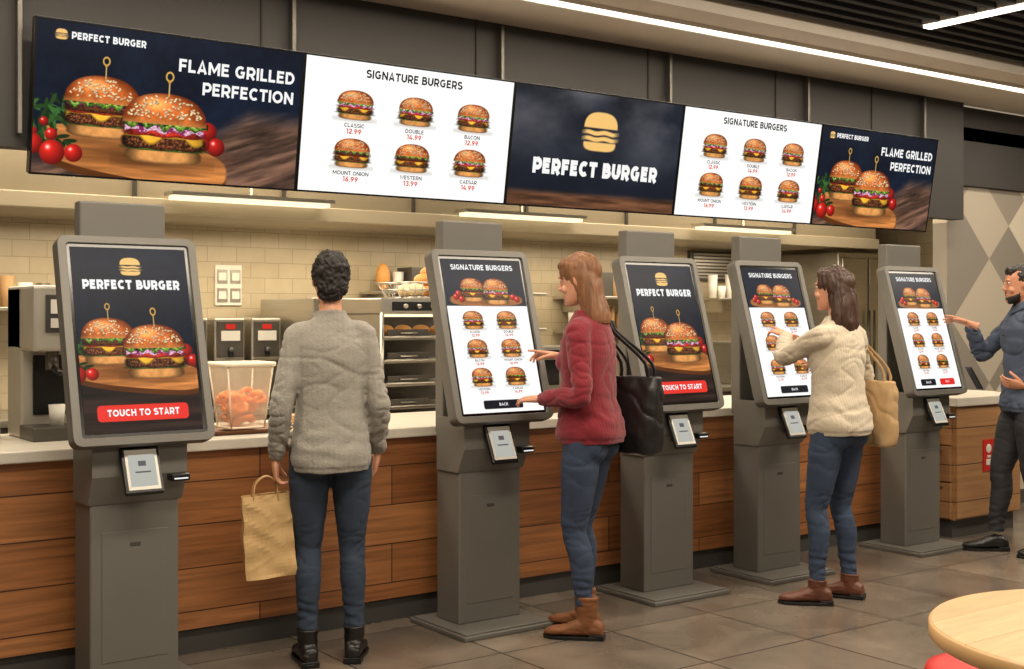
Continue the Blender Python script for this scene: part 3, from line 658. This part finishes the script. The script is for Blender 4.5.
def hand(bm,Wp,h,n,sgn,curl):
    h=Vector(h).normalized(); n=Vector(n); n=(n-h*n.dot(h)).normalized(); s=h.cross(n)*sgn
    P=lambda a,c_,t: Wp+h*a+s*c_+n*t
    tube(bm,[P(-.06,0,0),P(0,0,0),P(.03,0,0),P(.06,0,.002),P(.084,0,.004)],[(.026,.024),(.017,.023),(.015,.031),(.013,.034),(.010,.032)],14,3,ref=n)
    L=[(.026,.064,.0080,0),(.0088,.071,.0083,1),(-.0088,.066,.0080,2),(-.025,.052,.0070,3)]
    for c_,l,r,i in L:
        k=curl[i]; p=P(.075,c_,.003); d=(h+s*c_*1.0).normalized(); pts=[p]; rr_=[r*1.08]; ang=0
        d0=d.copy()
        for f,t in ((.45,.8),(.32,1.0),(.23,.8)):
            ang+=k*t; d=(d0*math.cos(ang)+n*math.sin(ang)).normalized()
            p=p+d*l*f*1.1; pts.append(p.copy()); rr_.append(r*(1-.09*len(pts)))
        tube(bm,pts,rr_,10,3); ell(bm,pts[-1],rr_[-1],seg=10)
    k=curl[4]; p=P(.022,.020,.006); d=(h*.74+s*.58+n*.30).normalized(); q1=p+d*.034; d2=(d+h*.5+n*k).normalized(); q2=q1+d2*.026; q3=q2+(d2+n*k*.6).normalized()*.019
    tube(bm,[p,q1,q2,q3],[.013,.0102,.009,.0075],10,3); ell(bm,q3,.0075,seg=10)
def headmesh(bm,Hm):
    t=bmesh.new()
    prof=[(-.118,.020,.070,.030),(-.112,.034,.082,.01),(-.095,.047,.089,-.02),(-.07,.057,.089,-.05),(-.04,.064,.087,-.072),(-.01,.069,.086,-.09),(.02,.073,.086,-.1),(.05,.075,.084,-.102),(.08,.068,.068,-.092),(.10,.052,.046,-.07),(.112,.032,.024,-.045),(.117,.012,.0,-.02)]
    loft(t,[ringz(z,0,(f+bk)/2,rx,(f-bk)/2,2.15,28) for z,rx,f,bk in prof])
    tube(t,[(0,.080,.022),(0,.093,-.004),(0,.101,-.024)],[.007,.0085,.0115],10,3); ell(t,(0,.099,-.027),(.014,.011,.008))
    for s in (-1,1):
        ell(t,(s*.072,-.008,-.008),(.010,.018,.030),Matrix.Rotation(s*R(-14),4,'Z')@Matrix.Rotation(R(-8),4,'X')); ell(t,(s*.04,.068,-.035),(.022,.018,.02)); ell(t,(s*.03,.083,.030),(.02,.008,.008))
    ell(t,(0,.087,-.061),(.021,.008,.006)); ell(t,(0,.085,-.071),(.018,.009,.0065)); ell(t,(0,.080,-.102),(.018,.013,.013))
    t.transform(Hm); me=bpy.data.meshes.new('t'); t.to_mesh(me); t.free(); bm.from_mesh(me); bpy.data.meshes.remove(me)
def hair(style,Hm,mat,parent):
    t=bmesh.new()
    if style=='curly':
        ell(t,(0,-.028,.032),(.090,.102,.100),seg=28); ell(t,(0,-.072,-.035),(.072,.050,.072),seg=24)
        dp=lambda c:.009*nz(c,34,34,30)-.007*crease(c,45,45,38,3,3)+.005*nz(c,90,90,80); vx=.0045
    elif style=='long':
        ell(t,(0,-.016,.038),(.087,.108,.095),seg=28); ell(t,(0,.035,.080),(.068,.055,.040))
        loft(t,[ringz(z,0,cy,rx,ry,2.2,32) for z,cy,rx,ry in ((.08,-.010,.078,.090),(.045,-.018,.086,.084),(.01,-.032,.089,.076),(-.04,-.040,.090,.070),(-.09,-.044,.089,.066),(-.14,-.050,.091,.064),(-.19,-.056,.092,.060),(-.225,-.062,.086,.052),(-.24,-.066,.072,.04))])
        dp=lambda c:.005*nz(c,30,30,5)-.006*crease(c,45,45,4,1,3)+.003*nz(c,110,110,8); vx=.0045
    elif style=='bob':
        ell(t,(0,-.016,.036),(.087,.108,.095),seg=28); ell(t,(0,.035,.080),(.068,.055,.040))
        loft(t,[ringz(z,0,cy,rx,ry,2.2,32) for z,cy,rx,ry in ((.08,-.010,.078,.090),(.045,-.018,.087,.084),(.01,-.034,.091,.078),(-.04,-.048,.095,.072),(-.09,-.056,.098,.070),(-.14,-.062,.100,.068),(-.19,-.066,.096,.062),(-.225,-.068,.086,.050),(-.24,-.068,.07,.04))])
        dp=lambda c:.009*nz(c,22,22,12)-.006*crease(c,40,40,9,1,3)+.004*nz(c,90,90,16); vx=.0045
    else:
        ell(t,(0,-.020,.042),(.081,.098,.086),seg=28); ell(t,(0,-.06,-.02),(.068,.05,.07),seg=24); ell(t,(0,.04,.085),(.055,.045,.036))
        dp=lambda c:.006*nz(c,50,50,40)+.004*nz(c,100,100,80); vx=.005
    t.transform(Hm); union('hair',t,vx,3,mat,parent,dp)
def person(name,x,y,face,sc,cfg):
    fa=math.atan2(-face[0],face[1]); root=empty(name,(x,y,0),fa,None,sc)
    inv=(Matrix.Translation((x,y,0))@Matrix.Rotation(fa,4,'Z')@Matrix.Scale(sc,4)).inverted()
    g=cfg; male=g.get('male',False); sw=.172 if male else g.get('sw',.142); hem=g.get('hem',.83); lo=g.get('loose',1)
    t=bmesh.new()
    prof=[(hem,.170*lo,.142,-.014),(hem+.012,.174*lo,.145,-.014),(hem+.045,.182*lo,.150,-.014),(hem+.09,.180*lo,.146,-.012)]
    prof+=[q for q in ((.98,.168*lo,.130,-.008),(1.06,.154*lo,.116,-.004),(1.16,.154*lo,.116,-.002)) if q[0]>hem+.13]
    if male: prof+=[(1.26,.178,.126,0),(1.33,.186,.120,0),(1.38,.170,.100,0),(1.42,.130,.082,0),(1.45,.085,.068,0),(1.47,.066,.062,.0)]
    else: prof+=[(1.26,.158,.120,0),(1.32,.154,.112,0),(1.36,.143,.098,0),(1.40,.114,.082,0),(1.43,.084,.068,0),(1.455,.064,.058,0)]
    loft(t,[ringz(z,0,cy,rx,ry,2.35) for z,rx,ry,cy in prof])
    if not male: 
        for s in (-1,1): ell(t,(s*.066,.078,1.225),(.058,.048,.056))
    ell(t,(0,-.058,1.30),(.12,.055,.1))
    tube(t,[(.062*math.cos(a),.002+.058*math.sin(a),1.456-.008*math.sin(a)) for a in [2*math.pi*i/16 for i in range(17)]],[.008]*17,8,1)
    hands=[]; sz=1.375 if male else 1.352
    for s in (-1,1):
        A=g['armL'] if s<0 else g['armR']; S=Vector((s*sw,-.005,sz))
        tip=inv@Vector(A['tip']) if A.get('world',True) else Vector(A['tip'])
        h=Vector(A['h']).normalized(); Wp=tip-h*.16; El,Wp=ik(S,Wp,.285,.25,A['pole']); 
        hands.append((s,El,Wp,h,A))
        fa_=(Wp-El).normalized(); m1=S.lerp(El,.5); m2=El.lerp(Wp,.45); sl=g.get('sleeve',1)*(1.1 if male else 1)
        tube(t,[(s*.075,-.005,sz+.015),S,m1,El,m2,Wp-fa_*.035,Wp-fa_*.03,Wp-fa_*.003],[.06,.058*sl,.051*sl,.046*sl,.045*sl,.038*sl,.033,.031],18,4); ell(t,S,.058*sl); ell(t,El,.045*sl)
    f1=g.get('fold',1); hr=random.Random(int(x*100)).random()*9
    def dp(c):
        d=.004*nz(c,6,6,13,hr)+.002*nz(c,18,18,30,3)
        arm=abs(c[0])>.19 or c[1]>.15
        d-=.010*crease(c,4,4,9,hr,8)*(.5+.5*nz(c,3,3,3,2))+.007*crease(c,9,9,17,hr+4,6)*max(0,nz(c,4,4,4,8)+.25)
        w=max(0,1-abs(c[2]-(hem+.12))/.10); d+=.003*w*math.sin(c[2]*85+c[0]*20+nz(c,6,6,6)*7)
        if arm: d-=.007*crease(c,10,10,22,hr+1,5)
        if c[2]<hem+.028 and abs(c[0])<.21: d-=.004
        return f1*d
    union(g.get('top','sweater'),t,.007,2,g['mtop'],root,dp)
    t=bmesh.new()
    loft(t,[ringz(z,0,cy,rx,ry,2.3) for z,cy,rx,ry in ((.80,-.006,.12,.075),(.84,-.01,.160,.106),(.90,-.008,.165,.110),(.95,0,.150,.100),(.99,0,.135,.092))])
    for s in (-1,1): ell(t,(s*.074,-.048,.855),(.082,.070,.085))
    for s in (-1,1):
        F=g['footL'] if s<0 else g['footR']; Hp=Vector((s*.086,-.005,.88)); An=Vector((F[0],F[1]-.005,.095)); Kn,An2=ik(Hp,An,.410,.382,F[3] if len(F)>3 else (0,1,0))
        c1=Hp.lerp(Kn,.3); c2=Hp.lerp(Kn,.7); c3=Kn.lerp(An,.3)+Vector((0,-.014,0)); c4=Kn.lerp(An,.7)
        kk=1.14 if male else 1.0
        tube(t,[Hp,c1,c2,Kn,c3,c4,An+Vector((0,0,.02))],[.086,.087*kk,.071*kk,.057*kk,.056*kk,.045*kk,.042*kk],20,4); ell(t,Hp,.085)
    def dj(c):
        kn=math.exp(-((c[2]-.47)/.10)**2); an=math.exp(-((c[2]-.18)/.09)**2); th_=math.exp(-((c[2]-.78)/.07)**2)
        return .0025*nz(c,9,9,14)-.006*crease(c,7,7,22,5,5)*(kn+an*1.2+.6*th_)-.003*crease(c,9,9,12,9,6)+.002*an*math.sin(c[2]*150+c[0]*25+nz(c,8,8,8)*4)
    union('jeans' if not male else 'trousers',t,.007,2,g['mleg'],root,dj)
    for s in (-1,1):
        F=g['footL'] if s<0 else g['footR']; fm=Matrix.Translation((F[0],F[1],0))@Matrix.Rotation(F[2],4,'Z')
        t=bmesh.new(); rings=[]
        for yy,hw,tz in ((-.078,.020,.05),(-.070,.032,.075),(-.04,.037,.095),(0,.039,.10),(.04,.041,.088),(.08,.045,.068),(.12,.047,.056),(.155,.042,.05),(.178,.028,.042),(.188,.012,.034)):
            cz=(tz+.014)/2; hz=(tz-.014)/2
            rings.append([Vector((hw*math.copysign(abs(math.cos(a))**.8,math.cos(a)),yy,cz+hz*math.copysign(abs(math.sin(a))**.75,math.sin(a)))) for a in [2*math.pi*j/24 for j in range(24)]])
        loft(t,rings)
        if g.get('shaft',.17)>.12: tube(t,[(0,-.005,.06),(0,-.003,.11),(0,-.004,g.get('shaft',.17))],[(.047,.041),(.047,.043),(.052,.048)],20,3)
        t.transform(fm); union('boot',t,.005,2,g['mshoe'],root,lambda c:.002*nz(c,30,30,40)-.003*crease(c,14,14,34,1,6))
        b=B(); ol=[]
        for yy,hw in ((-.082,.018),(-.07,.034),(-.03,.040),(.03,.040),(.09,.048),(.13,.049),(.165,.040),(.187,.022),(.194,.006)): ol.append((hw,yy))
        ol=ol+[(-a,yy) for a,yy in reversed(ol)]
        b.prism(ol,0,.016,mBlack,.002,fm); b.box(-.037,.037,-.08,-.015,0,.026,mBlack,.003,fm); b.done('sole',root)
    yaw,pit=g.get('head',(0,0)); Hm=Matrix.Translation((0,.005,1.495))@Matrix.Rotation(yaw,4,'Z')@Matrix.Rotation(pit,4,'X')@Matrix.Translation((0,.018,.102))@Matrix.Scale(.925,4)
    t=bmesh.new(); headmesh(t,Hm); tube(t,[(0,-.008,1.36),(0,-.004,1.45),(0,.0,1.50),Hm@Vector((0,-.03,-.04))],[.058,.048,.045,.047],20,3)
    union('head',t,.004,2,g.get('mskin',mSkin),root)
    b=B()
    for s in (-1,1):
        b.ell((s*.031,.0785,.014),(.011,.009,.005),mEyeW,M=Hm,seg=16); b.ell((s*.031,.0850,.014),(.0045,.003,.0045),mIris,M=Hm,seg=12)
        b.tube([(s*.044,.0795,.030),(s*.032,.0885,.033),(s*.019,.0895,.030)],[.0012,.002,.0018],g['mhair'],8,3,M=Hm)
    b.ell((0,.0905,-.0615),(.018,.0045,.0035),mLip,M=Hm); b.ell((0,.0895,-.069),(.016,.0055,.004),mLip,M=Hm); b.done('face_features',root)
    hair(g['hair'],Hm,g['mhair'],root)
    if g.get('beard'):
        t=bmesh.new(); loft(t,[ringz(z,0,(f+bk)/2,rx,(f-bk)/2,2.15,28) for z,rx,f,bk in ((-.122,.024,.077,.02),(-.111,.038,.088,.0),(-.095,.050,.092,-.01),(-.078,.058,.091,-.015),(-.062,.059,.070,-.02),(-.03,.065,.035,-.02),(.0,.070,.015,-.02))]); ell(t,(0,.090,-.05),(.021,.006,.0045))
        t.transform(Hm); union('beard',t,.004,2,g['mhair'],root,lambda c:.002*nz(c,90,90,90))
    if male:
        b=B()
        for s in (-1,1): b.loft([[Vector((s*.008,.075,1.46)),Vector((s*.075,.03,1.50)),Vector((s*.07,-.04,1.505)),Vector((s*.0,-.065,1.505))],[Vector((s*.02,.098,1.415)),Vector((s*.095,.04,1.455)),Vector((s*.085,-.05,1.46)),Vector((s*.0,-.085,1.465))]],g['mtop'],True,False)
        for i in range(6): b.ell((0,.128 if i else .11,1.38-i*.085),(.006,.004,.006),mGrayD,seg=10)
        b.done('collar',root)
    for s,El,Wp,h,A in hands:
        t=bmesh.new(); fdir=(Wp-El).normalized(); tube(t,[Wp-fdir*.07,Wp-fdir*.02,Wp],[.027,.023,.022],14,3)
        hand(t,Wp,h,A['n'],(1 if s>0 else -1),A.get('curl',(.25,.3,.35,.4,.2)))
        union('hand',t,.0026,1,g.get('mskin',mSkin),root)
    return root

CUR=(.35,.4,.45,.5,.3)
P1=person('woman',2.436,4.645,(.42,.91),1.005,dict(hem=.80,loose=.92,sw=.136,mtop=knit('grey_knit',(142,137,128),75,.55),mleg=denim('jeans_dark',(42,53,70)),mshoe=M('black_leather',(22,20,20),.35,0,.2),mhair=hairm('hair_dark',(22,14,10),.65),hair='curly',shaft=.15,sleeve=1.03,
 armL=dict(world=False,tip=(-.225,.03,.69),h=(-.0,.06,-1),n=(1,0,0),pole=(-.25,-1,0),curl=(.75,.8,.8,.8,.5)),armR=dict(world=False,tip=(.185,.12,.705),h=(-.12,.15,-1),n=(-1,0,0),pole=(.3,-1,0),curl=CUR),
 footL=(-.095,0,R(8)),footR=(.10,.03,R(-10)),head=(R(4),R(0))))
P2=person('woman',3.60,4.365,(-.50,.866),1.015,dict(hem=.86,mtop=knit('burgundy_knit',(120,23,37),130,.35),mleg=denim('jeans_blue',(46,58,80)),mshoe=M('tan_suede',(118,72,38),.7,0,.15),mhair=hairm('hair_auburn',(124,82,50)),hair='long',shaft=.19,
 armL=dict(tip=(3.36,4.61,1.075),h=(.35,1,.0),n=(0.3,.0,-1),pole=(-.5,-.9,-.5),curl=(.12,.15,.25,.4,.2)),armR=dict(tip=(3.48,4.67,1.30),h=(-.2,1,.25),n=(-.2,.3,-1),pole=(.6,-.4,-1),curl=(.08,.5,.6,.6,.4)),
 footL=(-.075,-.02,R(12)),footR=(.085,.05,R(-8)),head=(R(6),R(-12))))
P3=person('woman',5.055,4.135,(-.08,.996),.995,dict(hem=.85,mtop=knit('beige_knit',(190,177,156),120,.4),mleg=denim('jeans_blue2',(45,58,80)),mshoe=M('brown_leather',(96,54,38),.5,0,.15),mhair=hairm('hair_brown',(58,34,22)),hair='bob',shaft=.13,sleeve=1.05,
 armL=dict(tip=(5.10,4.665,1.40),h=(.1,1,.35),n=(.3,.4,-1),pole=(-1,-.1,-.9),curl=(.08,.4,.5,.55,.3)),armR=dict(tip=(5.30,4.57,1.20),h=(.1,1,.15),n=(-.4,.2,-1),pole=(.5,-.4,-1),curl=(.15,.25,.35,.45,.2)),
 footL=(-.15,.02,R(38)),footR=(.10,.0,R(20)),head=(R(12),R(-2))))
P4=person('man',6.975,4.28,(-.78,.62),1.03,dict(male=True,hem=.84,top='shirt',mtop=M('denim_shirt',(66,76,94),.85,0,.25,8,.3,250),mleg=M('black_trousers',(34,34,38),.8,0,.2),mshoe=M('black_shoe',(24,23,23),.4),mhair=hairm('hair_black',(30,21,16)),hair='short',beard=True,mskin=mSkinD,shaft=.1,fold=1.3,
 armR=dict(tip=(6.80,4.735,1.46),h=(.35,.9,.35),n=(-.3,.5,-.8),pole=(.6,-.2,-1),curl=(.12,.3,.4,.45,.2)),armL=dict(tip=(6.73,4.325,1.05),h=(.25,1,.1),n=(.8,0,.5),pole=(-.4,-1,-.5),curl=(.5,.5,.5,.5,.4)),
 footL=(-.10,-.10,R(10)),footR=(.10,.14,R(-5)),head=(R(0),R(-4))))
b=B(); b.box(-.036,.036,-.075,.075,-.004,.004,mBlack,.003); b.done('phone',P4,(-.20,.36,1.05),(R(60),0,R(10)))

# ------------------------------------------------------------------ bags
def toWorld(P,v): return P.matrix_basis@Vector(v)
bpy.context.view_layer.update()
p=toWorld(P1,(-.245,.045,.365)); e=empty('paper_bag',p,P1.rotation_euler.z+R(8)); e.rotation_euler.y=R(-4); t=bmesh.new()
rings=[]
for i in range(9):
    z=.34*i/8; w=.105-.008*i/8; d=.055-.025*(i/8)**2; rings.append([Vector((x,y,z)) for x,y in ((w,-d),(w,d),(.5*w,d),(0,d),(-.5*w,d),(-w,d),(-w,-d),(-.5*w,-d),(0,-d),(.5*w,-d))])
loft(t,rings,False); t.verts.ensure_lookup_table(); t.faces.new(t.verts[:10]); bmesh.ops.recalc_face_normals(t,faces=t.faces); bmesh.ops.subdivide_edges(t,edges=t.edges[:],cuts=2,use_grid_fill=True)
for v in t.verts: v.co+=Vector((0,1,0))*(.014*nz(v.co,12,3,14)-.006*crease(v.co,9,3,12,2,4))+Vector((1,0,0))*.008*nz(v.co,4,9,12,5)
b=B(); b.merge(t,mKraft,False); o=b.done('bag_body',e); md=o.modifiers.new('s','SOLIDIFY'); md.thickness=.002
b=B()
for y in (-.03,.03): b.tube([(-.05,y,.28),(-.05,y,.34),(-.035,y*.6,.39),(0.01,y*.3,.415),(.045,y*.6,.39),(.05,y,.34),(.05,y,.28)],.0035,mCard,8,4)
b.done('handles',e)
def tote(P,c,yawoff,w,d,h,mat,strap,sh):
    p=toWorld(P,c); e=empty('tote_bag',p,P.rotation_euler.z+yawoff); t=bmesh.new()
    loft(t,[ringz(z*h,0,0,w*k/2,d*j/2,4,32) for z,k,j in ((0,.80,.8),(.03,.9,1),(.3,.97,1.1),(.6,1,1.0),(.85,1,.8),(1,.98,.5))]); 
    union('bag_body',t,.007,3,mat,e,lambda c_:.006*nz(c_,12,12,9)+.003*nz(c_,28,28,20)-.006*crease(c_,8,8,7,3,5))
    b=B(); top_=Vector(sh)
    for s in (-1,1): b.tube([(-w*.28,s*d*.22,h*.86),(-w*.25,s*d*.2,h+.06),(top_.x-.03,top_.y+s*.012,top_.z-.05),(top_.x,top_.y+s*.012,top_.z),(top_.x+.03,top_.y+s*.012,top_.z-.05),(w*.25,s*d*.2,h+.06),(w*.28,s*d*.22,h*.86)],[(.004,.010)]*7,mat,8,4)
    b.done('straps',e)
mTB=M('black_leather_tote',(24,23,24),.4,0,.2,8,.2,120); mTT=M('canvas_tote',(178,146,104),.8,0,.12,10,.3,160)
tote(P2,(.20,-.16,.80),R(75),.27,.13,.36,mTB,0,(.11,.05,.61))
tote(P3,(.255,-.05,.78),R(80),.28,.11,.34,mTT,0,(.06,.095,.62))

# ------------------------------------------------------------------ lights
def area(name,loc,sx,sy,en,col,rot=(0,0,0)):
    l=bpy.data.lights.new(name,'AREA'); l.shape='RECTANGLE'; l.size=sx; l.size_y=sy; l.energy=en; l.color=col
    o=bpy.data.objects.new(name,l); COL.objects.link(o); o.location=loc; o.rotation_euler=rot; return o
W1=(1,.87,.69); W2=(1,.84,.62)
area('ceiling_panel_light',(1.5,2.9,2.97),3.0,.4,102,W1,(R(10),0,0)); area('ceiling_panel_light',(5.5,2.9,2.97),3.0,.4,112,W1,(R(10),0,0)); area('ceiling_panel_light',(2.5,.2,2.97),4.0,.6,92,W1,(R(25),0,0))
area('ceiling_panel_light',(9.0,3.2,2.97),2.0,.5,80,W1)
area('ceiling_cove_light',(4.5,4.78,2.97),9,.08,95,W1)
area('kitchen_panel_light',(2.3,6.05,2.72),3.0,.4,62,W2); area('kitchen_panel_light',(6.3,6.05,2.72),3.5,.4,70,W2)
area('hood_light',(2.8,6.9,1.98),3,.5,44,W2); area('hood_light',(6.3,6.9,1.98),3.5,.5,50,W2)
w=bpy.data.worlds.new('room_ambience'); scene.world=w; w.use_nodes=True; bg=w.node_tree.nodes['Background']; bg.inputs[0].default_value=(*lin((206,188,164)),1); bg.inputs[1].default_value=.5

# ------------------------------------------------------------------ camera
cam=bpy.data.cameras.new('camera'); co=bpy.data.objects.new('camera',cam); COL.objects.link(co); scene.camera=co
cam.sensor_width=36; cam.lens=1240/1024*36; cam.shift_y=-18.5/1024; cam.clip_start=.05
co.location=(0,0,1.45); co.rotation_euler=(R(90),0,R(-36))
